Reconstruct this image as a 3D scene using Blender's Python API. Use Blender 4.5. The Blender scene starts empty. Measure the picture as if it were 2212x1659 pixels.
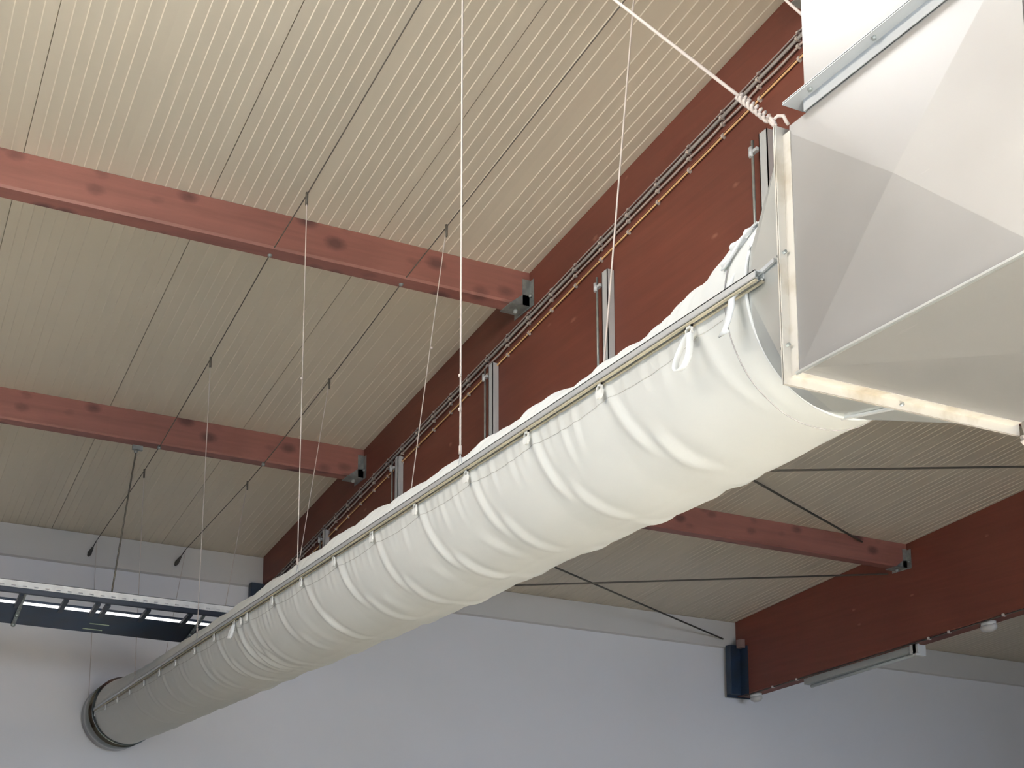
import bpy, math, random
from mathutils import Vector, Matrix
random.seed(7)
PI = math.pi
EYE = 1.6                      # height of the camera above the floor; all heights below are given from the eye and lifted by EYE
col = bpy.context.scene.collection

# ------------------------------------------------------------------ mesh helpers
class MB:
    def __init__(s): s.v = []; s.f = []; s.sm = []
    def add(s, vs, fs, smooth=False):
        o = len(s.v); s.v += [tuple(p) for p in vs]
        s.f += [tuple(i + o for i in f) for f in fs]; s.sm += [smooth] * len(fs); return s
    def box(s, x0, x1, y0, y1, z0, z1):
        v = [(x, y, z) for z in (z0, z1) for y in (y0, y1) for x in (x0, x1)]
        return s.add(v, [(0, 2, 3, 1), (4, 5, 7, 6), (0, 1, 5, 4), (2, 6, 7, 3), (0, 4, 6, 2), (1, 3, 7, 5)])
    def bbox(s, x0, x1, y0, y1, z0, z1, b=.004):     # box with bevelled long edges (prism along the longest axis)
        d = [x1 - x0, y1 - y0, z1 - z0]; ax = d.index(max(d))
        lo = [x0, y0, z0]; hi = [x1, y1, z1]; a, c = [i for i in range(3) if i != ax]
        prof = [(lo[a] + b, lo[c]), (hi[a] - b, lo[c]), (hi[a], lo[c] + b), (hi[a], hi[c] - b), (hi[a] - b, hi[c]), (lo[a] + b, hi[c]), (lo[a], hi[c] - b), (lo[a], lo[c] + b)]
        vs = []
        for e in (lo[ax], hi[ax]):
            for p in prof:
                q = [0, 0, 0]; q[ax] = e; q[a] = p[0]; q[c] = p[1]; vs.append(q)
        fs = [(i, (i + 1) % 8, 8 + (i + 1) % 8, 8 + i) for i in range(8)] + [tuple(range(7, -1, -1)), tuple(range(8, 16))]
        return s.add(vs, fs)
    def prism(s, poly, axis, e0, e1):                # polygon in the two other axes extruded along axis
        n = len(poly); vs = []
        for e in (e0, e1):
            for a, c in poly:
                vs.append({'x': (e, a, c), 'y': (a, e, c), 'z': (a, c, e)}[axis])
        return s.add(vs, [(i, (i + 1) % n, n + (i + 1) % n, n + i) for i in range(n)] + [tuple(range(n - 1, -1, -1)), tuple(range(n, 2 * n))])
    def tube(s, pts, r, n=8, cap=True, smooth=True):
        P = [Vector(p) for p in pts]; m = len(P); vs = []; up = Vector((0, 0, 1))
        rr = r if isinstance(r, (list, tuple)) else [r] * m
        for i, p in enumerate(P):
            t = (P[min(i + 1, m - 1)] - P[max(i - 1, 0)]).normalized()
            a = t.cross(up if abs(t.z) < .95 else Vector((1, 0, 0))).normalized(); b = t.cross(a)
            for k in range(n):
                w = 2 * PI * k / n; vs.append(p + rr[i] * (math.cos(w) * a + math.sin(w) * b))
        fs = [(i * n + k, i * n + (k + 1) % n, (i + 1) * n + (k + 1) % n, (i + 1) * n + k) for i in range(m - 1) for k in range(n)]
        s.add(vs, fs, smooth)
        if cap: s.add(vs[:n], [tuple(range(n))]); s.add(vs[-n:], [tuple(range(n))])
        return s
    def bar(s, p, q, w, h):                          # rectangular bar between two points
        p = Vector(p); q = Vector(q); t = (q - p).normalized()
        a = t.cross(Vector((0, 0, 1)) if abs(t.z) < .95 else Vector((1, 0, 0))).normalized(); b = a.cross(t)
        vs = [e + sa * a * w / 2 + sb * b * h / 2 for e in (p, q) for sa, sb in ((-1, -1), (1, -1), (1, 1), (-1, 1))]
        return s.add(vs, [(0, 1, 5, 4), (1, 2, 6, 5), (2, 3, 7, 6), (3, 0, 4, 7), (3, 2, 1, 0), (4, 5, 6, 7)])
    def ball(s, c, r, n=10, sc=(1, 1, 1)):
        vs = []; m = n // 2
        for i in range(m + 1):
            t = PI * i / m
            for k in range(n):
                w = 2 * PI * k / n
                vs.append((c[0] + sc[0] * r * math.sin(t) * math.cos(w), c[1] + sc[1] * r * math.sin(t) * math.sin(w), c[2] + sc[2] * r * math.cos(t)))
        return s.add(vs, [(i * n + k, i * n + (k + 1) % n, (i + 1) * n + (k + 1) % n, (i + 1) * n + k) for i in range(m) for k in range(n)], True)
    def build(s, name, mat, parent=None, origin=None, normals=True):
        if origin is None:
            origin = parent_world(parent) if parent else Vector((0, 0, 0))
            if not parent:
                xs = list(zip(*s.v)); origin = Vector(((min(xs[0]) + max(xs[0])) / 2, (min(xs[1]) + max(xs[1])) / 2, min(xs[2])))
                origin.z += EYE
        else: origin = Vector(origin) + Vector((0, 0, EYE))
        off = origin - Vector((0, 0, EYE))
        me = bpy.data.meshes.new(name); me.from_pydata([tuple(Vector(p) - off) for p in s.v], [], s.f)
        me.polygons.foreach_set('use_smooth', s.sm); me.materials.append(mat); me.update()
        if normals:
            import bmesh
            bm = bmesh.new(); bm.from_mesh(me); bmesh.ops.remove_doubles(bm, verts=bm.verts, dist=1e-6)
            bmesh.ops.recalc_face_normals(bm, faces=bm.faces); bm.to_mesh(me); bm.free()
        o = bpy.data.objects.new(name, me); col.objects.link(o)
        if parent:
            o.parent = parent; o.location = origin - parent_world(parent)
        else: o.location = origin
        return o

def parent_world(p):
    w = Vector((0, 0, 0))
    while p: w += Vector(p.location); p = p.parent
    return w
def tag(o, label, cat, group=None, kind=None):
    o['label'] = label; o['category'] = cat
    if group: o['group'] = group
    if kind: o['kind'] = kind
    return o
def thing(name, label, cat, loc, group=None):
    o = bpy.data.objects.new(name, None); o.empty_display_size = .1; col.objects.link(o)
    o.location = (loc[0], loc[1], loc[2] + EYE); return tag(o, label, cat, group)
def struct(o): o['kind'] = 'structure'; return o
def copy_tree(o, parent=None):
    c = o.copy(); col.objects.link(c); c.parent = parent
    for ch in list(o.children): copy_tree(ch, c)
    return c

# ------------------------------------------------------------------ materials
def mat(name, base, rough=.6, metal=0., noise=None, bump=None, spec=.5, **kw):
    """noise=(scale, other colour, contrast lo, hi, stretch xyz)"""
    m = bpy.data.materials.new(name); m.use_nodes = True; nt = m.node_tree; b = nt.nodes['Principled BSDF']
    b.inputs['Base Color'].default_value = (*base, 1); b.inputs['Roughness'].default_value = rough
    b.inputs['Metallic'].default_value = metal; b.inputs['Specular IOR Level'].default_value = spec
    tc = nt.nodes.new('ShaderNodeTexCoord'); mp = nt.nodes.new('ShaderNodeMapping'); nt.links.new(tc.outputs['Object'], mp.inputs[0])
    if noise:
        sc, c2, lo, hi, st = noise; mp.inputs['Scale'].default_value = st
        n = nt.nodes.new('ShaderNodeTexNoise'); n.inputs['Scale'].default_value = sc; n.inputs['Detail'].default_value = 6
        r = nt.nodes.new('ShaderNodeValToRGB'); r.color_ramp.elements[0].position = lo; r.color_ramp.elements[1].position = hi
        r.color_ramp.elements[0].color = (*base, 1); r.color_ramp.elements[1].color = (*c2, 1)
        nt.links.new(mp.outputs[0], n.inputs['Vector']); nt.links.new(n.outputs[0], r.inputs[0]); nt.links.new(r.outputs[0], b.inputs['Base Color'])
    if bump:
        n2 = nt.nodes.new('ShaderNodeTexNoise'); n2.inputs['Scale'].default_value = bump[0]; n2.inputs['Detail'].default_value = 4
        bp = nt.nodes.new('ShaderNodeBump'); bp.inputs['Strength'].default_value = bump[1]; bp.inputs['Distance'].default_value = bump[2] if len(bump) > 2 else .01
        nt.links.new(tc.outputs['Object'], n2.inputs['Vector']); nt.links.new(n2.outputs[0], bp.inputs['Height']); nt.links.new(bp.outputs[0], b.inputs['Normal'])
    return m

def wood(name, base, dark, grain_axis, knots=True, knot_scale=1.6, rough=.55, knot_size=.055):
    m = bpy.data.materials.new(name); m.use_nodes = True; nt = m.node_tree; N = nt.nodes.new; L = nt.links.new
    b = nt.nodes['Principled BSDF']; b.inputs['Roughness'].default_value = rough; b.inputs['Specular IOR Level'].default_value = .45
    tc = N('ShaderNodeTexCoord'); mp = N('ShaderNodeMapping'); L(tc.outputs['Object'], mp.inputs[0])
    st = [14, 14, 14]; st[grain_axis] = .9; mp.inputs['Scale'].default_value = st
    n = N('ShaderNodeTexNoise'); n.inputs['Scale'].default_value = 1.6; n.inputs['Detail'].default_value = 7; n.inputs['Roughness'].default_value = .6; n.inputs['Distortion'].default_value = .4; L(mp.outputs[0], n.inputs['Vector'])
    r = N('ShaderNodeValToRGB'); r.color_ramp.elements[0].position = .3; r.color_ramp.elements[1].position = .75
    r.color_ramp.elements[0].color = (*[c * 1.06 for c in base], 1); r.color_ramp.elements[1].color = (*[c * .80 for c in base], 1); L(n.outputs[0], r.inputs[0])
    out = r.outputs[0]
    # broad cloudy unevenness of the stain
    n3 = N('ShaderNodeTexNoise'); n3.inputs['Scale'].default_value = 2.2; L(tc.outputs['Object'], n3.inputs['Vector'])
    r3 = N('ShaderNodeValToRGB'); r3.color_ramp.elements[0].position = .3; r3.color_ramp.elements[0].color = (.86, .84, .84, 1); r3.color_ramp.elements[1].position = .7; r3.color_ramp.elements[1].color = (1, 1, 1, 1); L(n3.outputs[0], r3.inputs[0])
    mx0 = N('ShaderNodeMix'); mx0.data_type = 'RGBA'; mx0.blend_type = 'MULTIPLY'; mx0.inputs[0].default_value = 1; L(out, mx0.inputs[6]); L(r3.outputs[0], mx0.inputs[7]); out = mx0.outputs[2]
    if knots:
        mp2 = N('ShaderNodeMapping'); L(tc.outputs['Object'], mp2.inputs[0]); s2 = [3.2, 3.2, 3.2]; s2[grain_axis] = 1.9; mp2.inputs['Scale'].default_value = [k * knot_scale for k in s2]
        nd = N('ShaderNodeTexNoise'); nd.inputs['Scale'].default_value = 5; L(mp2.outputs[0], nd.inputs['Vector'])
        ad = N('ShaderNodeVectorMath'); ad.operation = 'MULTIPLY_ADD'; L(nd.outputs[1], ad.inputs[0]); ad.inputs[1].default_value = (.12, .12, .12); L(mp2.outputs[0], ad.inputs[2])
        vo = N('ShaderNodeTexVoronoi'); vo.inputs['Scale'].default_value = 1; L(ad.outputs[0], vo.inputs['Vector'])
        rk = N('ShaderNodeValToRGB'); rk.color_ramp.elements[0].position = knot_size; rk.color_ramp.elements[0].color = (1, 1, 1, 1); rk.color_ramp.elements[1].position = knot_size * 2.6; rk.color_ramp.elements[1].color = (0, 0, 0, 1); L(vo.outputs['Distance'], rk.inputs[0])
        mk = N('ShaderNodeMath'); mk.operation = 'MULTIPLY'; L(rk.outputs[0], mk.inputs[0]); mk.inputs[1].default_value = .8
        mx = N('ShaderNodeMix'); mx.data_type = 'RGBA'; L(mk.outputs[0], mx.inputs[0]); L(out, mx.inputs[6]); mx.inputs[7].default_value = (*dark, 1); out = mx.outputs[2]
    L(out, b.inputs['Base Color'])
    bp = N('ShaderNodeBump'); bp.inputs['Strength'].default_value = .25; bp.inputs['Distance'].default_value = .004; L(n.outputs[0], bp.inputs['Height']); L(bp.outputs[0], b.inputs['Normal'])
    return m

def fabric(name, base, trans=.28):
    m = bpy.data.materials.new(name); m.use_nodes = True; nt = m.node_tree; N = nt.nodes.new; L = nt.links.new
    b = nt.nodes['Principled BSDF']; out = nt.nodes['Material Output']; b.inputs['Base Color'].default_value = (*base, 1); b.inputs['Roughness'].default_value = .75
    b.inputs['Sheen Weight'].default_value = .15
    tr = N('ShaderNodeBsdfTranslucent'); tr.inputs[0].default_value = (*base, 1)
    mx = N('ShaderNodeMixShader'); mx.inputs[0].default_value = trans; L(b.outputs[0], mx.inputs[1]); L(tr.outputs[0], mx.inputs[2]); L(mx.outputs[0], out.inputs[0])
    tc = N('ShaderNodeTexCoord'); n = N('ShaderNodeTexNoise'); n.inputs['Scale'].default_value = 9; n.inputs['Detail'].default_value = 3; L(tc.outputs['Object'], n.inputs['Vector'])
    bp = N('ShaderNodeBump'); bp.inputs['Strength'].default_value = .2; bp.inputs['Distance'].default_value = .012; L(n.outputs[0], bp.inputs['Height']); L(bp.outputs[0], b.inputs['Normal']); L(bp.outputs[0], tr.inputs['Normal'])
    return m

def emit(name, c, s):
    m = bpy.data.materials.new(name); m.use_nodes = True; b = m.node_tree.nodes['Principled BSDF']
    b.inputs['Base Color'].default_value = (.8, .8, .8, 1); b.inputs['Emission Color'].default_value = (*c, 1); b.inputs['Emission Strength'].default_value = s
    return m

M_ceil = mat('cream_sheet', (.645, .58, .475), .55, noise=(.9, (.615, .55, .45), .3, .7, (1, .25, 1)))
M_joint = mat('sheet_joint', (.10, .09, .07), .8)
M_wall = mat('wall_paint', (.86, .845, .86), .8, noise=(.45, (.82, .80, .79), .45, .75, (1, 1, 1)), bump=(30, .05))
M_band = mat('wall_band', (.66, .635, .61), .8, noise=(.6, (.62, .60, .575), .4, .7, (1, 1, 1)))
M_side = mat('timber_lining', (.20, .14, .10), .7, noise=(3, (.15, .10, .07), .4, .6, (1, 1, .1)))
M_floor = mat('sports_floor', (.52, .465, .365), .6, noise=(1.5, (.465, .415, .325), .4, .6, (1, 1, 1)))
M_purlin = wood('purlin_stain', (.245, .100, .082), (.05, .018, .02), 0, knot_size=.14, knot_scale=2.4)
M_girder = wood('girder_stain', (.145, .041, .026), (.24, .105, .07), 1, knot_scale=1.7, knot_size=.035)
M_galv = mat('hanger_galvanised', (.33, .35, .34), .5, .6, noise=(25, (.25, .27, .27), .4, .6, (1, 1, 1)))
M_rope = mat('rope', (.56, .49, .45), .6)
M_wire = mat('wire_dark', (.10, .09, .075), .6, .3)
M_strut = mat('strut_zinc', (.52, .54, .56), .45, .25)
M_cable = mat('conduit_grey', (.24, .22, .21), .5)
M_cable2 = mat('conduit_light', (.34, .28, .26), .5)
M_yellow = mat('cable_yellow', (.68, .42, .20), .5)
M_brown = mat('cable_brown', (.22, .09, .055), .6)
M_saddle = mat('saddle_clip', (.46, .40, .36), .5)
M_fab = fabric('duct_fabric', (.82, .83, .81))
M_tape = fabric('white_tape', (.84, .86, .87), .15)
M_thread = mat('thread', (.30, .29, .30), .8)
M_plastic = mat('white_plastic', (.74, .74, .72), .4)
M_alu = mat('aluminium_rail', (.66, .68, .70), .38, .55)
M_alud = mat('rail_lip', (.50, .45, .34), .5, .3)
M_blue = mat('blue_steel', (.012, .028, .062), .45, noise=(6, (.015, .022, .035), .4, .7, (1, 1, 1)))
M_darkf = mat('frame_dark', (.035, .045, .065), .5, .3)
M_white = mat('white_slotted', (.95, .95, .93), .6, noise=(14, (.86, .86, .84), .45, .6, (1, 1, 1)))
M_tube = emit('lamp_tube', (1, .98, .95), 1.6)
M_clamp = mat('clamp_steel', (.42, .46, .44), .4, .7, noise=(30, (.2, .22, .2), .4, .6, (1, 1, 1)))
M_frame = mat('flange_frame', (.66, .63, .58), .45, .35, noise=(9, (.42, .36, .27), .5, .74, (1, 1, 1)))
M_chrome = mat('end_ring_steel', (.19, .205, .20), .12, 1.)
M_lampwhite = mat('lamp_white', (.62, .60, .58), .5)
M_batten = mat('batten_white', (.45, .48, .48), .5)
M_black = mat('bolt_dark', (.05, .045, .04), .6)

def sheet(name, base, rough=.38, metal=.75):
    """galvanised sheet with faint cloudy wear, small scratches and handling marks"""
    m = bpy.data.materials.new(name); m.use_nodes = True; nt = m.node_tree; N = nt.nodes.new; L = nt.links.new
    b = nt.nodes['Principled BSDF']; b.inputs['Metallic'].default_value = metal
    tc = N('ShaderNodeTexCoord'); n = N('ShaderNodeTexNoise'); n.inputs['Scale'].default_value = 3.2; n.inputs['Detail'].default_value = 5; L(tc.outputs['Object'], n.inputs['Vector'])
    r = N('ShaderNodeValToRGB'); r.color_ramp.elements[0].position = .3; r.color_ramp.elements[1].position = .7
    r.color_ramp.elements[0].color = (*[c * .93 for c in base], 1); r.color_ramp.elements[1].color = (*base, 1); L(n.outputs[0], r.inputs[0])
    mp = N('ShaderNodeMapping'); mp.inputs['Rotation'].default_value = (.7, .3, .5); mp.inputs['Scale'].default_value = (30, 4, 30); L(tc.outputs['Object'], mp.inputs[0])
    n2 = N('ShaderNodeTexNoise'); n2.inputs['Scale'].default_value = 1.3; n2.inputs['Detail'].default_value = 3; L(mp.outputs[0], n2.inputs['Vector'])
    r2 = N('ShaderNodeValToRGB'); r2.color_ramp.elements[0].position = .73; r2.color_ramp.elements[0].color = (0, 0, 0, 1); r2.color_ramp.elements[1].position = .80; r2.color_ramp.elements[1].color = (1, 1, 1, 1); L(n2.outputs[0], r2.inputs[0])
    mx = N('ShaderNodeMix'); mx.data_type = 'RGBA'; L(r2.outputs[0], mx.inputs[0]); L(r.outputs[0], mx.inputs[6]); mx.inputs[7].default_value = (*[min(1, c * 1.15) for c in base], 1); L(mx.outputs[2], b.inputs['Base Color'])
    mr = N('ShaderNodeMapRange'); mr.inputs['To Min'].default_value = rough - .06; mr.inputs['To Max'].default_value = rough + .1; L(n.outputs[0], mr.inputs[0]); L(mr.outputs[0], b.inputs['Roughness'])
    return m
M_sheet = sheet('galvanised_sheet', (.40, .398, .398), .36, .65)
M_sheet2 = sheet('galvanised_shiny', (.66, .68, .67), .34, .7)

# ------------------------------------------------------------------ the hall
S = .1272; H0 = 4.42
def zc(y): return H0 - S * y                          # underside of the roof sheets
YW = 9.503                                            # far wall
XG1, XG2 = 3.695, 9.12                                # left faces of the two girders
# ceiling: profiled sheets, a shallow ridge every 62.5 mm, an overlap joint every metre
X0, X1c, Y0, Y1c = -3.289, 16.711, -4.0, YW + .06
mb = MB(); p = 1 / 16
prof = []
for k in range(int(round((X1c - X0) / p))):
    x = X0 + k * p
    if k % 16 == 0: prof += [(x, 0), (x + .0002, .014), (x + .0045, .014), (x + .0047, 0)]
    elif k % 16 == 8: prof += [(x, .0015), (x + .010, .0015)]
    else: prof += [(x, .0022), (x + .0045, -.0010)]
prof.append((X1c, 0))
n = len(prof)
vs = [(x, y, zc(y) + dz) for y in (Y0, Y1c) for x, dz in prof]
mb.add(vs, [(i, i + 1, n + i + 1, n + i) for i in range(n - 1)])
mb.add([(X0, Y0, zc(Y0) + .1), (X1c, Y0, zc(Y0) + .1), (X1c, Y1c, zc(Y1c) + .1), (X0, Y1c, zc(Y1c) + .1)], [(0, 1, 2, 3)])
struct(mb.build('ceiling', M_ceil, origin=(0, 0, zc(0)), normals=False))
struct(MB().box(-3.3, 16.7, YW, YW + .2, -EYE, 3.30).build('wall_far', M_wall))
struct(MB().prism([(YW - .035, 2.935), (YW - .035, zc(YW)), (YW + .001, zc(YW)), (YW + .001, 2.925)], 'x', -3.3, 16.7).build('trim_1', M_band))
struct(MB().box(-3.3, 16.7, -8, YW + .2, -EYE - .1, -EYE).build('floor', M_floor))
struct(MB().box(-3.5, -3.3, -1.5, YW + .2, -EYE, 4.6).build('wall_left', M_side))
struct(MB().box(16.7, 16.9, -8, YW + .2, -EYE, 4.6).build('wall_right', M_side))

# girders: deep glued beams, top follows the roof, underside nearly level
def girder_bottom(y): return 2.641 - .0775 * (y - 6.42)
def girder(x, label, w=.18):
    mb = MB(); b = .008; ys = (-4.0, YW - .04)
    vs = []
    for y in ys:
        t = zc(y); q = girder_bottom(y)
        vs += [(x, y, t - .001), (x, y, q + b), (x + b, y, q), (x + w - b, y, q), (x + w, y, q + b), (x + w, y, t - .001)]
    mb.add(vs, [(i, (i + 1) % 6, 6 + (i + 1) % 6, 6 + i) for i in range(6)] + [(5, 4, 3, 2, 1, 0), (6, 7, 8, 9, 10, 11)])
    t = thing('roof_girder', label, 'beam', (x + w / 2, YW - .04, girder_bottom(YW)), 'deep red-brown roof girders')
    mb.build('beam_body', M_girder, t)
    sh = MB(); sh.bbox(x - .135, x - .001, YW - .10, YW - .036, girder_bottom(YW) + .015, 2.945, .006)
    sh.box(x - .135, x + w, YW - .042, YW - .036, girder_bottom(YW) - .01, 2.945)
    sh.box(x - .004, x + .0, YW - .20, YW - .05, girder_bottom(YW) + .01, 2.93)
    sh.build('wall_shoe', M_blue, t)['label'] = 'dark blue steel shoe at the wall'
    return t
g1 = girder(XG1, 'deep red-brown timber girder behind the fabric duct, with cables clipped along it')
g2 = girder(XG2, 'dark red-brown timber girder at right, lamps along its lower edge')

# purlins
def purlin(x0, x1, y, hgt, label, hang_at):
    w = .103; t = zc(y); bz = t - hgt
    tp = zc(y + w)
    mb = MB(); c = .012
    prof_ = [(y, t - .001), (y, bz + c), (y + c * .8, bz), (y + w - c * .8, bz), (y + w, bz + c), (y + w, tp - .001)]
    mb.prism(prof_, 'x', x0, x1)
    o = thing('roof_purlin', label, 'beam', ((x0 + x1) / 2, y, bz), 'red-painted roof purlins')
    mb.build('beam_body', M_purlin, o)
    for xe, s in hang_at:                             # joist hanger: back plate on the girder, side cheeks, seat, bolts
        h = MB(); xe2 = xe - s * .001
        h.box(*sorted((xe2, xe2 - s * .004)), y - .045, y + w + .045, bz - .015, t - .06)
        h.box(*sorted((xe2, xe2 - s * .05)), y - .005, y - .001, bz - .004, t - .05)
        h.box(*sorted((xe2, xe2 - s * .05)), y + w + .001, y + w + .005, bz - .004, t - .05)
        h.prism([(xe2, bz - .004), (xe2 - s * .13, bz - .004), (xe2 - s * .05, bz + .06), (xe2, bz + .06)], 'y', y - .005, y - .001)
        h.box(*sorted((xe2, xe2 - s * .13)), y - .005, y + w + .005, bz - .006, bz - .001)
        ho = h.build('joist_hanger', M_galv, o); ho['label'] = 'grey galvanised joist hanger'
        MB().ball((xe2 - s * .06, y + w * .5, bz - .018), .016, 8).build('bolt', M_galv, ho); MB().ball((xe2 - s * .01, y - .025, bz + .05), .012, 8).build('bolt', M_galv, ho)
    return o
purlin(-3.25, XG1 - .001, 5.317, .208, 'upper of the two long red-brown purlins crossing the ceiling at left', [(XG1, 1)])
purlin(-3.25, XG1 - .001, 7.434, .221, 'lower of the two long red-brown purlins crossing the ceiling at left', [(XG1, 1)])
purlin(-3.25, XG1 - .001, 3.20, .205, 'red-brown purlin nearest the camera, above the sheet-metal duct', [(XG1, 1)])
purlin(XG1 + .181, XG2 - .001, 5.317, .208, 'red-brown purlin glimpsed beside the lower right corner of the metal duct flange', [(XG2, 1)])
purlin(XG1 + .181, XG2 - .001, 7.434, .221, 'shadowed red-brown purlin under the duct, running into the right girder', [(XG2, 1)])

# roof bracing rods in the right-hand bay
def rod(a, b, label, PB=.20):
    A = (a[0], a[1], zc(a[1]) - PB); B = (b[0], b[1], zc(b[1]) - PB)
    d = (Vector(B) - Vector(A)).normalized()
    t = thing('bracing_rod', label, 'rod', tuple((Vector(A) + Vector(B)) / 2), 'crossed roof bracing rods')
    MB().tube([A, B], .0085, 8).build('rod_bar', M_wire, t)
    MB().tube([Vector(A) + d * .25, Vector(A) + d * .45], .017, 8).build('turnbuckle', M_wire, t)
rod((XG1 + .18, 7.62), (8.95, YW - .04), 'dark bracing rod slanting down to the white wall beside the right girder')
rod((4.63, YW - .04), (XG2, 7.63), 'dark bracing rod nearly level under the far purlin at right')
rod((XG1 + .18, 5.85), (8.60, 7.433), 'dark bracing rod slanting down to the right-bay purlin', .05)
rod((XG1 + .18, 7.40), (XG2, 5.53), 'dark bracing rod nearly level just below the metal duct flange')

# ------------------------------------------------------------------ cables on girder 1
ys_clip = [3.379 + .2145 * k for k in range(28)]
def off_mid(y): return .257 + .018 * (y - 3.6)
def cable(name, label, doff, r, m, wav, sad, clipr, cat='cable'):
    def z(y): return zc(y) - off_mid(y) - doff
    t = thing(name, label, cat, (XG1 - .02, 6.3, z(6.3)), 'cables along the left face of the girder')
    pts = []; x = XG1 - r - .006
    yy = 2.6
    while yy < 9.35:
        ph = (yy - ys_clip[0]) / .2145
        pts.append((x - wav * .3 * abs(math.sin(PI * ph)), yy, z(yy) - wav * abs(math.sin(PI * ph)) * (.6 + .4 * math.sin(yy * 3.1 + doff * 90)))); yy += .043
    MB().tube(pts, r, 8).build('cable_run', m, t)
    if sad:
        proto = None
        for yc in [2.95, 3.165] + ys_clip:
            if proto is None:
                mb = MB(); h = clipr
                mb.prism([(x - r - .007, 0), (x - r - .003, h * .75), (XG1 - .001, h), (XG1 - .001, -h), (x - r - .003, -h * .75)], 'y', -.005, .005)
                mb.v = [(a, b + yc, c + z(yc)) for a, b, c in mb.v]
                proto = mb.build('saddle_clip', m if clipr < .012 and m is M_yellow else M_saddle, t, origin=(x, yc, z(yc))); y0c, z0c = yc, z(yc); base = Vector(proto.location)
            else:
                c = proto.copy(); col.objects.link(c); c.parent = t; c.location = base + Vector((0, yc - y0c, z(yc) - z0c))
    return t
cable('electric_cable', 'thin grey cable clipped along the girder, uppermost of the bundle', -.033, .0040, M_cable2, .003, True, .006)
cable('electric_cable', 'thick dark grey cable on the girder, middle of the bundle', 0., .0085, M_cable, .003, True, .010)
cable('electric_cable', 'grey cable sagging between its clips, lowest of the three grey ones', .033, .0055, M_cable2, .009, True, .009)
cable('electric_cable', 'yellow-tan cable clipped along the girder below the grey ones', .092, .0045, M_yellow, .002, True, .012)
cable('electric_cable', 'thin dark brown cable hugging the upper side of the yellow-tan one', .078, .0028, M_brown, .002, False, .01)

# zinc struts hanging on girder 1
sp = [(3.551, 3.42), (4.600, 3.352), (5.655, 3.329), (6.835, 3.183), (8.040, 3.026)]
sl = ['tall pale zinc strut on the girder, mostly hidden behind the duct flange', 'pale zinc strut on the girder with a pale rope crossing its top',
      'pale zinc strut on the girder above the duct, third back from the flange', 'short pale zinc strut on the girder, second from the far wall', 'shortest pale zinc strut on the girder, closest to the far wall']
for (y, z), lb in zip(sp, sl):
    t = thing('hanging_strut', lb, 'bracket', (XG1 - .03, y, girder_bottom(y) - .1), 'pale struts on the girder')
    zb = girder_bottom(y) - .1; mb = MB(); x0 = XG1 - .045; x1 = XG1 - .003; ya = y - .022; yb = y + .022
    mb.box(x0, x0 + .004, ya, yb, zb, z); mb.box(x0, x1, ya, ya + .004, zb, z); mb.box(x0, x1, yb - .004, yb, zb, z)
    mb.build('channel', M_strut, t)
    MB().tube([(x0 - .004, yb + .032, zb), (x0 - .004, yb + .032, z - .01)], .006, 8).build('threaded_rod', M_galv, t)
    k = MB(); k.box(x0 - .014, x0 + .006, yb + .001, yb + .045, z - .075, z - .06); k.tube([(x0 - .014, yb + .032, z - .09), (x0 - .014, yb + .032, z - .045)], .010, 6); k.build('clamp_nut', M_strut, t)

# ------------------------------------------------------------------ fittings on girder 2
gb = girder_bottom
t = thing('strip_light', 'pale strip light hanging under the right girder', 'lamp', (9.24, 8.06, gb(8.06) - .08))
a, b_ = 7.47, 8.68
mb = MB(); mb.bar((9.25, a, gb(a) - .029), (9.25, b_, gb(b_) - .029), .10, .06); mb.build('housing', M_batten, t)
MB().tube([(9.25, a + .04, gb(a) - .078), (9.25, b_ - .04, gb(b_) - .078)], .016, 8).build('lamp_tube', M_batten, t)
e = MB(); e.box(9.18, 9.30, a - .03, a, gb(a) - .10, gb(a) - .001); e.box(9.18, 9.20, a - .05, a + .03, gb(a) - .085, gb(a) - .001); e.build('end_bracket', M_plastic, t)['label'] = 'white end bracket'
for y, lb in ((6.79, 'white oval bulkhead lamp under the right girder, near the photo edge'), (9.30, 'small white bulkhead lamp under the right girder end, next to the wall')):
    t = thing('bulkhead_lamp', lb, 'lamp', (9.21, y, gb(y) - .09), 'bulkhead lamps under the girder')
    MB().tube([(9.21, y, gb(y) + .004), (9.21, y, gb(y) - .03)], .055, 14).build('lamp_base', M_plastic, t)
    MB().ball((9.21, y, gb(y) - .045), .055, 14, (.9, 1.25, .75)).build('lamp_glass', M_lampwhite, t)
t = thing('electric_cable', 'dark cable clipped along the lower edge of the right girder', 'cable', (9.14, 7.8, gb(7.8)))
MB().tube([(9.135, y, gb(y) - .008) for y in [5.0 + .2 * k for k in range(23)]], .007, 6).build('cable_run', M_black, t)
for y in (6.35, 6.6, 7.08, 7.27, 8.7, 9.0): MB().box(9.118, 9.150, y - .008, y + .008, gb(y) - .018, gb(y) + .004).build('saddle_clip', M_lampwhite, t)
mb = MB(); mb.bbox(9.06, 9.119, 9.33, 9.40, 2.91, 3.0, .006)
t = tag(mb.build('junction_box', mat('box_brown', (.22, .15, .14), .6)), 'small dull junction box on the right girder above its blue shoe', 'box')

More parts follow.
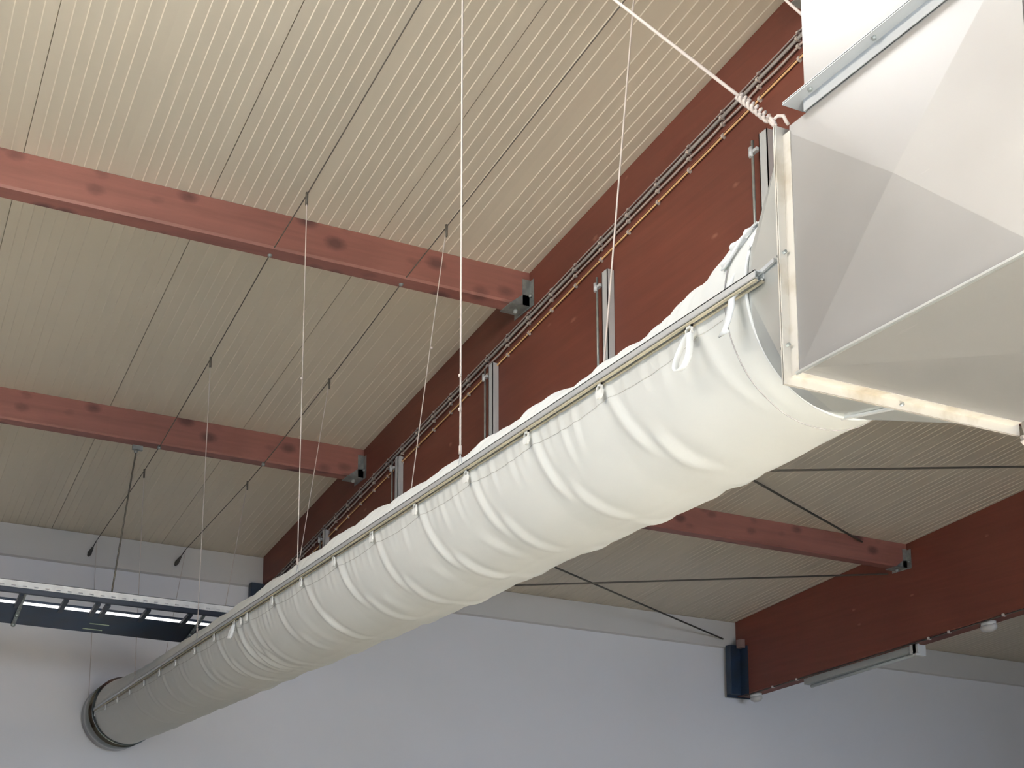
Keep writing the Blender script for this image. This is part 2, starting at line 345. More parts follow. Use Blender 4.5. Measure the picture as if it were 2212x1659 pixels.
# ------------------------------------------------------------------ hanging light frame near the far wall
XA, XB = -2.2, 3.0
t = thing('hanging_light_frame', 'long dark blue hanging light frame with a white slotted rail near the far wall', 'lamp', (.4, 7.55, 1.92))
mb = MB(); y0, y1 = 7.30, 7.305; zl, zh = 2.045, 2.094; za, zb_ = 2.052, 2.061; pit = .0755
mb.box(XA, XB, y0, y1, zb_, zh); mb.box(XA, XB, y0, y1, zl, za)
k = int((XB - XA) / pit)
for i in range(k):
    x = XA + .0265 + i * pit; mb.box(x + .028, x + pit, y0, y1, za, zb_)
mb.box(XA, XB, y0, y0 + .03, zh - .003, zh)
mb.build('slotted_rail', M_white, t)['label'] = 'white slotted rail'
mb = MB(); mb.box(XA, XB, 7.306, 7.314, 2.012, 2.046); mb.box(XA, XB, 7.306, 7.325, 2.010, 2.014); mb.build('inner_rail', M_darkf, t)
for x in (-1.85, -1.25, -.65, -.05, .55, 1.153, 1.455, 1.675, 1.745, 2.031, 2.333, 2.63):
    MB().bar((x, 7.34, 2.012), (x, 7.575, 1.985), .032, .022).build('crossbar', M_darkf, t)
mb = MB(); mb.prism([(7.535, 1.989), (7.815, 1.922), (7.822, 1.925), (7.822, 2.046), (7.61, 2.052), (7.61, 2.038), (7.805, 2.034), (7.805, 1.935), (7.537, 1.995)], 'x', XA, XB)
mb.build('lamp_housing', M_blue, t)
MB().tube([(XA + .05, 7.60, 2.018), (XB - .05, 7.60, 2.018)], .0135, 10).build('lamp_tube', M_tube, t)['label'] = 'glowing white tube'
def clampm(x):
    mb = MB(); mb.bar((x, 7.33, 2.030), (x, 7.53, 1.982), .022, .012); mb.bar((x, 7.52, 1.984), (x, 7.822, 1.912), .026, .010); mb.ball((x, 7.66, 1.947), .017, 8); mb.ball((x, 7.80, 1.913), .018, 8)
    mb.build('clamp', M_clamp, t)
for x in (-.9, 1.175, 2.44): clampm(x)
mk = mat('pale_strip', (.35, .40, .28), .5)
for x, yy in ((1.76, 7.67), (1.73, 7.755)):
    zz = 1.989 - (yy - 7.535) * .2393 - .002
    MB().box(x - .065, x + .075, yy, yy + .012, zz - .005, zz).build('label_strip', mk, t)['label'] = 'thin pale green strip'
for x in (-1.3,):
    MB().tube([(x, 7.5, 3.235), (x, 7.30, 2.09)], .005, 6).build('hanger_rod', M_wire, t)
hr = MB(); hr.tube([(1.936, 7.49, 3.232), (1.93, 7.488, 3.20), (1.90, 7.46, 3.02), (1.755, 7.305, 2.09)], .0065, 6); hr.build('hanger_rod', M_wire, t)
hk = MB(); hk.box(1.90, 1.975, 7.475, 7.505, 3.205, 3.235); hk.ball((1.925, 7.485, 3.19), .015, 8); hk.build('purlin_hook', M_galv, t)

# ------------------------------------------------------------------ wires and ropes that carry the duct
XR = 2.09; XR2 = 2.89
def zp(y, h): return zc(y) - h
v1 = [(XR, 2.0, 3.93), (XR, 3.21, 3.815), (XR, 3.43, 3.775), (XR, 4.894, 3.583), (XR, 5.387, 3.538), (XR, 6.357, 3.391), (XR, 7.46, 3.238), (XR, 7.53, 3.236), (XR, 7.845, 3.205), (XR, 9.347, 3.121)]
def wire(v, anchor, label):
    t = thing('suspension_wire', label, 'wire', v[4], 'two long wires under the purlins')
    MB().tube(v, .0035, 6, smooth=False).build('wire_run', M_wire, t)
    a = MB(); p = Vector(v[-1]); q = Vector(anchor); d = q - p
    a.tube([p, p + d * .45, p + d * .5, p + d * .92, q + Vector((0, .02, -.004))], [.0045, .0045, .009, .020, .012], 8); a.build('wall_anchor', M_black, t)
    for i in (3, 5, 8):
        MB().tube([(v[i][0], v[i][1], v[i][2] + .012), (v[i][0], v[i][1] + .002, v[i][2] - .055)], .0075, 6).build('rope_clamp', M_wire, t)
    for i in (4, 6):
        MB().ball((v[i][0], v[i][1], v[i][2]), .015, 8).build('eye_screw', M_galv, t)
    return t
wire(v1, (2.049, 9.45, 3.018), 'long dark wire zigzagging under the purlins, left one of the pair')
v2 = [(XR2, 2.0, 3.93), (XR2, 3.21, 3.815), (XR2, 3.43, 3.775), (XR2, 4.892, 3.594), (XR2, 5.382, 3.538), (XR2, 6.327, 3.383), (XR2, 7.46, 3.24), (XR2, 7.53, 3.236), (XR2, 7.782, 3.212), (XR2, 9.30, 3.135)]
wire(v2, (2.848, 9.45, 3.038), 'long dark wire zigzagging under the purlins, right one of the pair')

RZ0, RZ1 = 1.566, 1.594                                # rail bottom and top
def rope(top, bottom, r, label, ferr=(), ring=True):
    t = thing('hanging_rope', label, 'rope', bottom, 'thin ropes hanging down to the duct')
    T = Vector(top); B = Vector(bottom); pts = []
    B2 = B + Vector((0, 0, .055)) if ring else B
    for k in range(25):
        f = k / 24; pts.append(T.lerp(B2, f))
    MB().tube(pts, r, 6).build('rope_line', M_rope, t)
    if ring:
        mb = MB(); 
        mb.tube([B2, B + Vector((0, .010, .02)), B + Vector((0, .012, .0)), B + Vector((0, 0, -.004)), B + Vector((0, -.012, .0)), B + Vector((0, -.010, .02)), B2], .0018, 6)
        mb.build('hook_loop', M_strut, t)
        MB().tube([B2 + Vector((0, 0, .03)), B2 - Vector((0, 0, .002))], .0055, 6).build('ferrule', M_rope, t)
        MB().ball((B.x, B.y, B.z + .004), .011, 8).build('hook_nut', M_plastic, t)
    for z in ferr: MB().ball((T.x + (B.x - T.x) * (T.z - z) / (T.z - B.z) - .004, T.y, z), .008, 6).build('knot', M_rope, t)
zt = RZ1 + .004
rope((XR, 3.43, 3.775), (XR, 3.433, zt), .0036, 'long pale rope in the middle of the picture, hanging straight to the duct rail', (1.95, 1.82))
rope((XR, 4.894, 3.583), (XR, 4.901, zt), .0026, 'rope to the left duct rail crossing both red purlins at left', (2.6,))
rope((XR, 6.357, 3.391), (XR, 6.429, zt), .0026, 'rope to the left duct rail passing in front of the dark blue light frame')
rope((XR, 7.845, 3.205), (XR, 7.86, zt), .0026, 'rope to the left duct rail, next but one to the far end')
rope((XR, 9.347, 3.121), (XR, 9.36, zt), .0026, 'leftmost rope, reaching the duct end by the steel ring', ring=False)
rope((XR2, 3.43, 3.775), (2.665, 3.43, zt), .0036, 'pale rope running down past the top of the nearest zinc strut behind the duct')
rope((XR2, 4.892, 3.594), (2.665, 4.95, zt), .0026, 'slanting rope disappearing behind the duct, in front of the cable bundle', (2.9,))
rope((XR2, 6.327, 3.383), (2.665, 6.40, zt), .0026, 'slanting rope ending behind the duct below the far purlin')
rope((XR2, 7.782, 3.212), (2.665, 7.80, zt), .0026, 'slanting rope reaching the right end of the dark blue light frame')
rope((XR2, 9.30, 3.135), (2.665, 9.33, zt), .0026, 'slanting rope seen below the blue light frame beside the far duct end', ring=False)

# two guy ropes from the flange corners up to the roof
def guy(a, b, label, twist):
    t = thing('guy_rope', label, 'rope', a, 'guy ropes on the metal duct flange')
    A = Vector(a); B = Vector(b); d = (B - A).normalized(); L_ = (B - A).length
    s0 = .13 if twist else .05
    MB().tube([A + d * s0, B], .0042, 8).build('rope_line', M_rope, t)
    if twist:
        n1 = d.cross(Vector((0, 0, 1))).normalized(); n2 = d.cross(n1); mb = MB(); pts = []
        for ph0 in (0, PI):
            pts = [A + d * (.012 + s0 * 1.25 * k / 40) + 0.0065 * (math.cos(k * .62 + ph0) * n1 + math.sin(k * .62 + ph0) * n2) for k in range(41)]
            mb.tube(pts, .0045, 6)
        mb.build('twisted_knot', M_rope, t)
        mb = MB(); pts = [A + .015 * (math.cos(w) * d + math.sin(w) * Vector((0, .4, .9))) for w in [2 * PI * k / 16 for k in range(17)]]
        mb.tube(pts, .005, 6); mb.tube([A, A + Vector((.008, -.010, .010)), A + Vector((.014, -.022, .004)), A + Vector((.016, -.026, -.012)), A + Vector((.026, -.024, -.018))], .0042, 6); mb.build('end_loop', M_rope, t)
    else:
        for s in (.36, .39): MB().ball(tuple(A + d * (L_ * s)), .011, 8).build('knot', M_rope, t)
guy((2.070, 1.985, 1.945), (2.09, 3.42, 3.965), 'pale guy rope knotted to the upper left corner of the metal duct flange', True)
guy((2.83, 1.985, 1.945), (2.80, 3.19, 3.99), 'short visible guy rope disappearing behind the rising metal duct', False)

# ------------------------------------------------------------------ sheet-metal ductwork
BX0, BX1, BZ0, BZ1 = 2.09, 2.80, 1.287, 1.900
BY1, BY0 = 1.955, 1.400
D = thing('sheet_metal_duct', 'large galvanised sheet-metal duct elbow at the upper right, feeding the white fabric duct', 'duct', (2.445, 1.68, 1.26))
# elbow box
mb = MB()
def xbreak(q, c, w=.0):
    vs = list(q) + [c]; m_ = len(q); mb.add(vs, [(i, (i + 1) % m_, m_) for i in range(m_)])
TL = (BX0, BY1, BZ1)
vs = [(BX0, BY1, BZ0), (BX0, BY0, BZ0), (BX0, BY0, 1.938), (BX0, 1.900, 1.938), (BX0, 1.900, 1.918), TL]
c = (BX0 - .014, 1.678, 1.612)
mb.add(vs + [c], [(0, 1, 6), (1, 2, 6), (2, 3, 4, 6), (4, 5, 6), (5, 0, 6)])
elbow_left = mb.build('elbow_side_panel', M_sheet, D, normals=False); elbow_left['label'] = 'left side sheet with diagonal creases'
mb = MB()
vs = [(BX0, 1.930, BZ0), (BX1, 1.930, BZ0), (BX1, BY0, BZ0), (BX0, BY0, BZ0), (2.445, 1.665, BZ0 - .018)]
mb.add(vs, [(0, 1, 4), (1, 2, 4), (2, 3, 4), (3, 0, 4)]); mb.add([(BX0, 1.930, BZ0), (BX1, 1.930, BZ0), (BX1, BY1, BZ0 - .001), (BX0, BY1, BZ0 - .001)], [(0, 3, 2, 1)])
mb.build('elbow_bottom_panel', M_sheet, D, normals=False)['label'] = 'underside sheet of the elbow with diagonal creases'
mb = MB(); mb.prism([(BY1, BZ0 + .002), (BY0, BZ0 + .002), (BY0, 1.938), (1.900, 1.938), (1.900, 1.918), (BY1, BZ1)], 'x', BX1 - .004, BX1)
mb.box(BX0 + .002, BX1 - .004, BY0, BY0 + .003, BZ0 + .002, 1.938); mb.box(BX0 + .002, BX1 - .004, 1.900, BY1, 1.900, 1.918)
mb.build('elbow_back_panel', M_sheet, D)
sm = MB(); sm.bbox(BX0 - .008, BX0 + .001, BY0, BY1, BZ0 - .007, BZ0 + .003, .003); sm.build('corner_seam', M_sheet2, D)
# riser
mb = MB(); zt_ = 4.27; R0 = BX0 - .003
for x in (R0, BX1): mb.add([(x, BY0, 1.935), (x, 1.903, 1.935), (x, 1.903, zt_), (x, BY0, zt_)], [(0, 1, 2, 3)])
for y in (BY0, 1.903): mb.add([(R0, y, 1.935), (BX1, y, 1.935), (BX1, y, zt_), (R0, y, zt_)], [(0, 1, 2, 3)])
mb.build('riser_duct', M_sheet, D)['label'] = 'rising duct above the elbow'
def ring_angles(name, mat_, par, plane, pc, lo, hi, leg, hug, dirn):
    """flange ring: plate standing outward in one plane and a leg hugging the duct on side dirn"""
    mb = MB(); t_ = .0025; (a0, a1), (b0, b1) = lo, hi
    def bx(a_, b_, c_, d_, e0, e1):
        if plane == 'y': mb.box(a_, b_, min(e0, e1), max(e0, e1), c_, d_)
        else: mb.box(a_, b_, c_, d_, min(e0, e1), max(e0, e1))
    e0, e1 = pc, pc + dirn * t_; h1 = pc + dirn * hug
    for (p_, q_, r_, s_) in ((a0 - leg, a0, b0 - leg, b1 + leg), (a1, a1 + leg, b0 - leg, b1 + leg), (a0, a1, b0 - leg, b0), (a0, a1, b1, b1 + leg)): bx(p_, q_, r_, s_, e0, e1)
    for (p_, q_, r_, s_) in ((a0 - t_, a0, b0 - t_, b1 + t_), (a1, a1 + t_, b0 - t_, b1 + t_), (a0, a1, b0 - t_, b0), (a0, a1, b1, b1 + t_)): bx(p_, q_, r_, s_, e1, h1)
    return mb.build(name, mat_, par)
fa = ring_angles('flange_frame', M_frame, D, 'y', 1.974, (BX0, BX1), (BZ0, BZ1), .024, .024, -1)
fb = ring_angles('flange_frame', M_frame, D, 'y', 1.976, (BX0, BX1), (BZ0, BZ1), .024, .024, 1)
for z in (1.36, 1.595): MB().tube([(BX0 - .013, 1.964, z), (BX0 - .013, 1.988, z)], .0045, 6).build('bolt', M_galv, fa)
for x in (2.425,): MB().tube([(x, 1.964, BZ0 - .013), (x, 1.988, BZ0 - .013)], .0045, 6).build('bolt', M_galv, fa)
# little cord left tied to the lower right flange corner
mb = MB(); mb.tube([(2.828, 1.965, 1.30), (2.832, 1.960, 1.262), (2.836, 1.958, 1.245), (2.825, 1.958, 1.235), (2.815, 1.960, 1.245)], .006, 6); mb.tube([(2.82, 1.965, 1.255), (2.845, 1.955, 1.262), (2.850, 1.955, 1.248)], .0055, 6)
tag(mb.build('cord_knot', M_rope), 'short pale cord knotted on the lower right corner of the duct flange', 'rope')
fr1 = ring_angles('riser_flange', M_strut, D, 'z', 1.952, (R0, BX1), (BY0, 1.903), .034, .032, -1)
fr2 = ring_angles('riser_flange', M_strut, D, 'z', 1.954, (R0, BX1), (BY0, 1.903), .034, .026, 1)
for y in (1.87, 1.70, 1.55): MB().tube([(R0 - .019, y, 1.942), (R0 - .019, y, 1.966)], .005, 6).build('bolt', M_galv, fr1)
# square to round
CX, CZ, CR = 2.395, 1.588, .292
YQ, YC = 1.978, 2.115
mb = MB(); NQ = 16
corn = [(BX0 + .001, YQ, BZ0 + .001), (BX1 - .001, YQ, BZ0 + .001), (BX1 - .001, YQ, BZ1 - .001), (BX0 + .001, YQ, BZ1 - .001)]   # BL BR TR TL
def cp(w, y=YC, r=CR): return (CX + r * math.cos(w), y, CZ + r * math.sin(w))
quad = [(PI, 1.5 * PI), (1.5 * PI, 2 * PI), (0, .5 * PI), (.5 * PI, PI)]
for cr, (w0, w1) in zip(corn, quad):
    pts = [cp(w0 + (w1 - w0) * k / NQ) for k in range(NQ + 1)]
    mb.add([cr] + pts, [(0, k + 1, k + 2) for k in range(NQ)], True)
mb.add([corn[3], corn[0], cp(PI)], [(0, 1, 2)]); mb.add([corn[0], corn[1], cp(1.5 * PI)], [(0, 1, 2)])
mb.add([corn[1], corn[2], cp(0)], [(0, 1, 2)]); mb.add([corn[2], corn[3], cp(.5 * PI)], [(0, 1, 2)])
ra = [cp(2 * PI * k / 64) for k in range(64)]; rb = [cp(2 * PI * k / 64, 2.23) for k in range(64)]
mb.add(ra + rb, [(k, (k + 1) % 64, 64 + (k + 1) % 64, 64 + k) for k in range(64)], True)
tr = mb.build('round_transition', M_sheet2, D); tr['label'] = 'shiny square-to-round transition'
mb = MB(); mb.bar((BX0 - .003, YQ + .03, 1.600), (CX - CR - .003, YC, 1.590), .006, .010)
mb.bar((2.445, YQ + .03, BZ0 - .002), (CX, YC, CZ - CR - .003), .010, .006); mb.build('sheet_seam', M_strut, D)

# ------------------------------------------------------------------ fabric duct
F = thing('fabric_duct', 'long white fabric air duct hanging diagonally across the hall from two rails', 'duct', (2.38, 5.8, 1.28))
clips = [2.284 + .3634 * k for k in range(9)] + [5.549, 5.640, 5.745, 6.080, 6.437, 6.824, 7.188, 7.565, 7.952, 8.305, 8.689, 9.045]
def lerp_tab(tab, y):
    if y <= tab[0][0]: return tab[0][1]
    for (a_, va), (b1_, vb) in zip(tab, tab[1:]):
        if y <= b1_:
            t_ = (y - a_) / (b1_ - a_); t_ = t_ * t_ * (3 - 2 * t_); return va + (vb - va) * t_
    return tab[-1][1]
T_bot = [(2.10, .298), (2.30, .300), (2.77, .318), (3.5, .311), (3.84, .322), (4.97, .310), (6.0, .290), (7.9, .270), (9.08, .276)]
T_top = [(2.10, .298), (2.20, .290), (2.34, .215), (2.60, .175), (2.81, .162), (3.08, .186), (3.67, .182), (4.43, .208), (5.28, .205), (6.28, .200), (7.9, .215), (8.7, .25), (9.08, .276)]
T_a = [(2.10, .298), (2.5, .290), (8.3, .284), (9.08, .276)]
T_c = [(2.10, 2.395), (2.5, 2.388), (8.3, 2.382), (9.08, 2.354)]
T_f = [(2.10, .0), (2.20, .35), (2.42, 1.), (7.6, .8), (8.7, .25), (9.05, .0)]
rnd = random.Random(11)
folds = []                                             # (y, drift, amp, width, phi0, phi1, side)
for side in (0, 1):
    for i, yc_ in enumerate(clips):
        folds.append((yc_ - .004, rnd.uniform(.05, .11), rnd.uniform(.013, .018), .017, -.1, rnd.uniform(1.0, 1.35), side))
        folds.append((yc_ - rnd.uniform(.06, .10), rnd.uniform(.03, .07), rnd.uniform(.009, .014), .022, rnd.uniform(.5, .75), rnd.uniform(1.5, 1.95), side))
        for q in range(7):
            folds.append((yc_ - .05 - q * .045 + rnd.uniform(-.015, .015), rnd.uniform(-.01, .06), rnd.uniform(.004, .009), rnd.uniform(.010, .017), -.2, rnd.uniform(.28, .7), side))
        if rnd.random() < .6: folds.append((yc_ - rnd.uniform(.18, .3), rnd.uniform(.02, .10), rnd.uniform(.005, .008), .026, rnd.uniform(.3, .8), rnd.uniform(1.1, 1.6), side))
for y, f0, f1 in ((5.66, 0, 1.7), (5.72, .1, 1.9), (5.80, .2, 1.6)): folds.append((y, .05, .012, .014, f0 - .1, f1, 0))
def sstep(a_, b1_, x):
    t_ = max(0., min(1., (x - a_) / (b1_ - a_))); return t_ * t_ * (3 - 2 * t_)
def fab_pt(y, w, near):
    """w: angle from the left seam, downwards; 0..pi lower half, pi..2pi upper half"""
    cx_ = lerp_tab(T_c, y); a_ = lerp_tab(T_a, y); fz = lerp_tab(T_f, y)
    low = w <= PI
    bb = lerp_tab(T_bot if low else T_top, y)
    d = 0.
    phi = w if w < PI / 2 else PI - w
    side = 0 if w < PI / 2 else 1
    if low:
        for (yf, dr, am, wd, p0, p1, sd) in near:
            if sd != side: continue
            u = (y - (yf - dr * phi)) / wd
            if abs(u) > 3.2: continue
            d += am * (math.exp(-u * u) - .55 * math.exp(-(u + 1.5) ** 2 / 1.2)) * sstep(p0, p0 + .2, phi) * (1 - sstep(p1 - .45, p1, phi))
        # bulging between the clips
        ph = 0.
        for i in range(len(clips) - 1):
            if clips[i] <= y <= clips[i + 1]: ph = math.sin(PI * (y - clips[i]) / (clips[i + 1] - clips[i])) * min(1, (clips[i + 1] - clips[i]) / .3)
        d += .010 * ph * max(0., math.sin(phi)) ** 1.3
        if phi < .16: d += .0035 * (1 - sstep(.10, .15, phi))
        drop = -.016 * ph * math.exp(-phi * 2.2)
    else:
        ww = w - PI
        d += .012 * math.sin(2 * PI * y / .36 + 2.2 * math.sin(y * 1.7)) * math.sin(ww) + .005 * math.sin(2 * PI * y / .11 + 3 * math.sin(y * 4.1) + 2 * ww) * math.sin(ww) + .004 * math.sin(2 * PI * y / .047 + 5 * ww) * abs(math.cos(ww))
        drop = 0.
    d *= fz * (.62 if low else .8)
    return (cx_ - (a_ + d) * math.cos(w), y, 1.592 - .022 * fz * abs(math.cos(w)) + drop * fz - (bb + d) * math.sin(w))
mb = MB(); NA = 150; ys_ = []; y = 2.105
while y < 9.07: ys_.append(y); y += .0085 if y < 4 else (.011 if y < 6.5 else .016)
ys_.append(9.075)
vs = []
for y in ys_:
    near = [f for f in folds if abs(f[0] - y) < .3]
    for k in range(NA):
        # more points on the left lower quarter that faces the camera
        u = k / NA; w = 2 * PI * u
        vs.append(fab_pt(y, w, near))
mb.add(vs, [(i * NA + k, i * NA + (k + 1) % NA, (i + 1) * NA + (k + 1) % NA, (i + 1) * NA + k) for i in range(len(ys_) - 1) for k in range(NA)], True)
sleeve = mb.build('fabric_sleeve', M_fab, F); sleeve['label'] = 'white gathered fabric tube'
# hem seams near the collar and the section seam
def seam(y, w0, w1, r, mat_, nm='hem_seam', off=.001):
    near = [f for f in folds if abs(f[0] - y) < .3]; pts = []
    for k in range(61):
        w = w0 + (w1 - w0) * k / 60; p_ = Vector(fab_pt(y, w, near)); c_ = Vector((lerp_tab(T_c, y), y, 1.59)); pts.append(p_ + (p_ - c_).normalized() * off)
    return MB().tube(pts, r, 6).build(nm, mat_, F)
seam(2.178, -.3, PI + .3, .0016, M_thread); seam(2.108, -.6, PI + .6, .004, M_tape, 'hem_edge')
# long side seam line under the rail
near_all = folds
pts = []
y = 2.19
while y < 9.05:
    nr = [f for f in folds if abs(f[0] - y) < .3]; pts.append(Vector(fab_pt(y, .155, nr)) + Vector((-.0012, 0, 0))); y += .014
MB().tube(pts, .0009, 5, smooth=False).build('side_seam', mat('stitching', (.5, .49, .47), .8), F)
# end ring of steel past the fabric end
EX, EZ, ER = 2.345, 1.593, .291
mb = MB(); rings = []
for y, r in ((9.062, ER - .003), (9.060, ER), (9.450, ER), (9.456, ER - .006), (9.456, .0)):
    rings.append([(EX + r * math.cos(2 * PI * k / 64), y, EZ + r * math.sin(2 * PI * k / 64)) for k in range(64)])
for i in range(len(rings) - 1): mb.add(rings[i] + rings[i + 1], [(k, (k + 1) % 64, 64 + (k + 1) % 64, 64 + k) for k in range(64)], i != 3)
mb.add([(EX + ER * .93 * math.cos(2 * PI * k / 64), 9.062, EZ + ER * .93 * math.sin(2 * PI * k / 64)) for k in range(64)] + rings[0], [(k, (k + 1) % 64, 64 + (k + 1) % 64, 64 + k) for k in range(64)])
mb.build('end_ring', M_chrome, F)['label'] = 'dark shiny steel end ring'
# gliders on the left rail
def glider(y):
    mb = MB(); x = XR - .013; z = RZ0 - .001
    for d_ in (-.012, .008): mb.box(x - .002, x + .003, y + d_, y + d_ + .004, z - .020, z + .001)
    mb.box(x - .002, x + .003, y - .012, y + .012, z - .006, z + .001)
    mb.prism([(y - .013, z - .019), (y + .013, z - .019), (y + .013, z - .034), (y + .006, z - .044), (y - .006, z - .044), (y - .013, z - .034)], 'x', x - .004, x + .004)
    return mb
proto = glider(clips[0]).build('rail_glider', M_plastic, F, origin=(XR, clips[0], RZ0)); base = Vector(proto.location)
for yc_ in clips[1:]:
    c = proto.copy(); col.objects.link(c); c.parent = F; c.location = base + Vector((0, yc_ - clips[0], 0))
# white pull loops
def ribbon(pts, w, wd, th=.0015):
    """flat tape through pts, width vector wd"""
    P = [Vector(p_) for p_ in pts]; wd = Vector(wd).normalized(); mb = MB(); vs = []; m_ = len(P)
    for i, p_ in enumerate(P):
        t_ = (P[min(i + 1, m_ - 1)] - P[max(i - 1, 0)]).normalized(); n_ = t_.cross(wd).normalized(); ww = w[i] if isinstance(w, list) else w
        vs += [p_ - wd * ww / 2 - n_ * th, p_ + wd * ww / 2 - n_ * th, p_ + wd * ww / 2 + n_ * th, p_ - wd * ww / 2 + n_ * th]
    mb.add(vs, [(4 * i + k, 4 * i + (k + 1) % 4, 4 * i + 4 + (k + 1) % 4, 4 * i + 4 + k) for i in range(m_ - 1) for k in range(4)], True)
    mb.add(vs[:4], [(0, 1, 2, 3)]); mb.add(vs[-4:], [(3, 2, 1, 0)]); return mb
for y, s in ((2.272, .95), (5.715, .75)):
    pts = []
    for k in range(25):
        w = 2 * PI * k / 24; zz = -.050 * (1 - math.cos(w)); pts.append((2.070 - .016 * math.sin(w / 2), y - .022 * s * math.sin(w) * (1 - .55 * math.cos(w)) + .012 * (1 - math.cos(w)) , RZ0 - .028 + zz * s))
    ribbon(pts, .017, (1, -.45, 0), .0012).build('pull_loop', M_tape, F)['label'] = 'white tape pull loop'
# tie ribbon draped over the rail end next to the collar
mb = ribbon([(2.18, 2.15, 1.765), (2.145, 2.155, 1.72), (2.118, 2.160, 1.67), (2.100, 2.165, 1.625), (2.098, 2.165, 1.600)], [.034, .038, .034, .030, .024], (.2, 1, .1), .003)
lo = ribbon([(2.094, 2.135, 1.580), (2.072, 2.130, 1.560), (2.066, 2.128, 1.530), (2.062, 2.135, 1.500), (2.060, 2.143, 1.482), (2.060, 2.146, 1.470)], [.020, .020, .022, .020, .018, .040], (.1, 1, .12), .0025); mb.add(lo.v, lo.f, True)
mb.build('tie_ribbon', M_tape, F)['label'] = 'white tie ribbon over the rail end'
mb = MB()
for (p0, rr) in (((2.15, 2.165, 1.745), .024), ((2.185, 2.175, 1.79), .022), ((2.125, 2.195, 1.70), .020), ((2.20, 2.155, 1.805), .016), ((2.165, 2.20, 1.76), .024)):
    mb.ball(p0, rr, 12, (1., .7, .6))
kn = ribbon([(2.105, 2.19, 1.68), (2.135, 2.155, 1.755), (2.175, 2.15, 1.80), (2.200, 2.16, 1.785), (2.19, 2.135, 1.745), (2.15, 2.13, 1.70)], .020, (.3, 1, .2), .0025); mb.add(kn.v, kn.f, True)
mb.build('tie_knot', M_tape, F)

# rails
def rail(x, label):
    t = thing('suspension_rail', label, 'rail', (x, 5.7, RZ0), 'aluminium rails of the fabric duct')
    y0_, y1_ = 2.050, 9.43; mb = MB(); w = .015; th = .003
    mb.box(x - w, x - w + th, y0_, y1_, RZ0 + .008, RZ1); mb.box(x + w - th, x + w, y0_, y1_, RZ0 + .006, RZ1); mb.box(x - w, x + w, y0_, y1_, RZ1 - th, RZ1)
    mb.box(x - w, x - .004, y0_, y1_, RZ0 + .007, RZ0 + .009); mb.box(x + .004, x + w, y0_, y1_, RZ0 + .006, RZ0 + .009)
    mb.build('profile', M_alu, t)
    l = MB(); l.box(x - w + .001, x - .005, y0_, y1_, RZ0, RZ0 + .004); l.box(x + .005, x + w - .001, y0_, y1_, RZ0, RZ0 + .004)
    l.build('lower_lip', M_alud, t)
rail(XR - .008, 'pale aluminium rail along the near left side of the fabric duct')
rail(2.68, 'aluminium rail along the far right side of the fabric duct')

# ------------------------------------------------------------------ light
w = bpy.data.worlds.new('World'); bpy.context.scene.world = w; w.use_nodes = True
w.node_tree.nodes['Background'].inputs[0].default_value = (.80, .97, 1.18, 1); w.node_tree.nodes['Background'].inputs[1].default_value = .4
def area(name, loc, rot, sx, sy, power, color):
    l = bpy.data.lights.new(name, 'AREA'); l.shape = 'RECTANGLE'; l.size = sx; l.size_y = sy; l.energy = power; l.color = color
    o = bpy.data.objects.new(name, l); o.location = (loc[0], loc[1], loc[2] + EYE); o.rotation_euler = rot; col.objects.link(o); return o
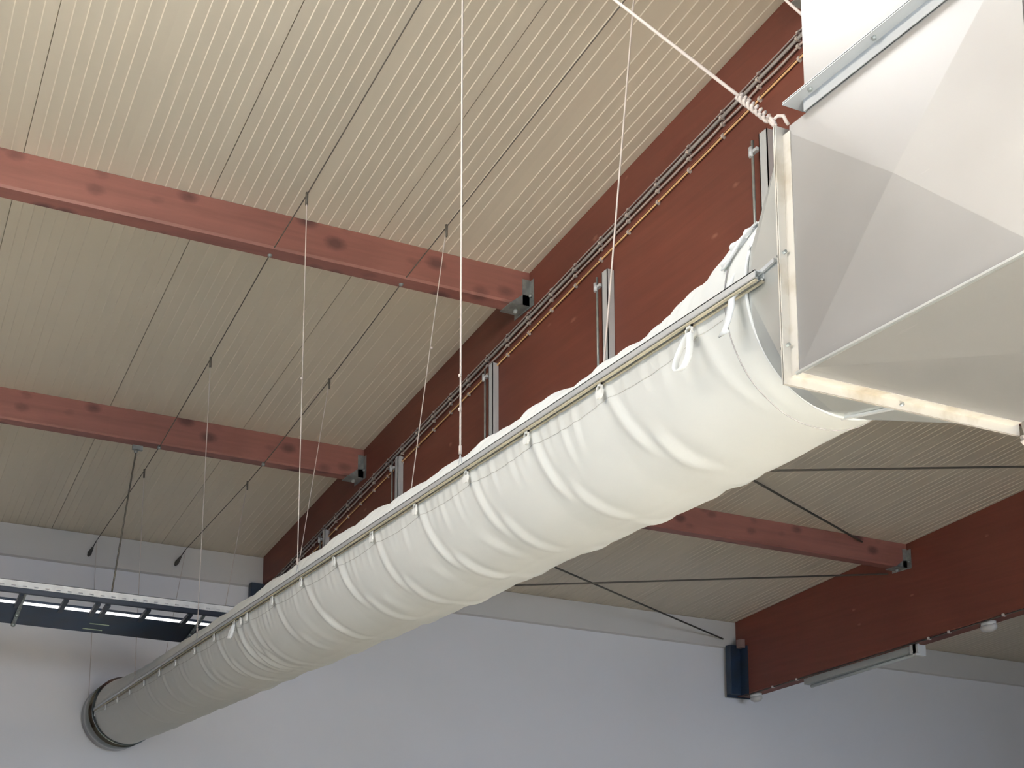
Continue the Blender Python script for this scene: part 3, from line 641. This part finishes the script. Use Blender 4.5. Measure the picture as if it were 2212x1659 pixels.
# band of windows behind the camera, side window and roof lights, plus added unseen fill lights
LIGHTS = [
 ('window_daylight', (5, -7.8, 1.0), (90, 0, 0), 14, 2.0, 35),
 ('high_side_fill', (-3.25, 2.2, 3.45), (90, 0, -90), 3.4, .7, 75),  # added unseen strip light, grazes the near ceiling and the girder face
 ('rooflight_daylight', (1.3, 2.6, 3.98), (0, 0, 0), 1.6, .6, 130),
 ('sun_patch_light', (.8, -.7, 4.3), (0, 0, 0), 1.0, 1.0, 35),
 ('sun_patch_light', (3.0, -.2, 4.25), (0, 0, 0), 1.0, 1.0, 30),  # added second beam; its floor patch brightens the elbow underside and girder
 ('side_window_daylight', (-3.25, 1.8, 1.4), (90, 0, -90), 4, 2.0, 120),
 ('near_ceiling_fill', (.9, 3.0, 3.65), (0, 0, 0), .4, .4, 0),  # added unseen point light that brightens the ceiling near the camera
]
POW = [(25, 31, 40), (68, 63, 54), (10, 12, 15), (740, 820, 930), (1330, 1330, 1340), (26, 32, 40), (34, 34, 33)]
for (nm, loc, rot, sx, sy, spr), c in zip(LIGHTS, POW):
    e = max(c)
    if e > 0:
        if spr: o = area(nm, loc, tuple(math.radians(q) for q in rot), sx, sy, e, [q / e for q in c]); o.data.spread = math.radians(spr)
        else:
            l = bpy.data.lights.new(nm, 'POINT'); l.energy = e; l.color = [q / e for q in c]; l.shadow_soft_size = sx / 2
            o = bpy.data.objects.new(nm, l); o.location = (loc[0], loc[1], loc[2] + EYE); col.objects.link(o)

# ------------------------------------------------------------------ camera
cam = bpy.data.cameras.new('Camera'); co = bpy.data.objects.new('Camera', cam); col.objects.link(co)
W, Hh = 2212., 1659.
Ff, cxp, cyp = 2450.391, 410.901, 1620.500
yaw, pit, rol = (0.31199028958465935, 0.13644629250788676, 0.03669725105693211)
sy_, cy_ = math.sin(yaw), math.cos(yaw)
fwd = Vector((sy_ * math.cos(pit), cy_ * math.cos(pit), math.sin(pit))); right = Vector((cy_, -sy_, 0)); up = right.cross(fwd)
r2 = math.cos(rol) * right + math.sin(rol) * up; u2 = -math.sin(rol) * right + math.cos(rol) * up
m3 = Matrix((r2, u2, -fwd)).transposed(); co.matrix_world = Matrix.Translation((0, 0, EYE)) @ m3.to_4x4()
cam.sensor_width = 36; cam.lens = Ff / W * 36; cam.shift_x = (W / 2 - cxp) / W; cam.shift_y = (cyp - Hh / 2) / W
cam.clip_start = .05; cam.clip_end = 200
sc = bpy.context.scene; sc.camera = co
sc.view_settings.view_transform = 'Standard'; sc.view_settings.look = 'None'; sc.view_settings.gamma = 1; sc.view_settings.exposure = 0.08
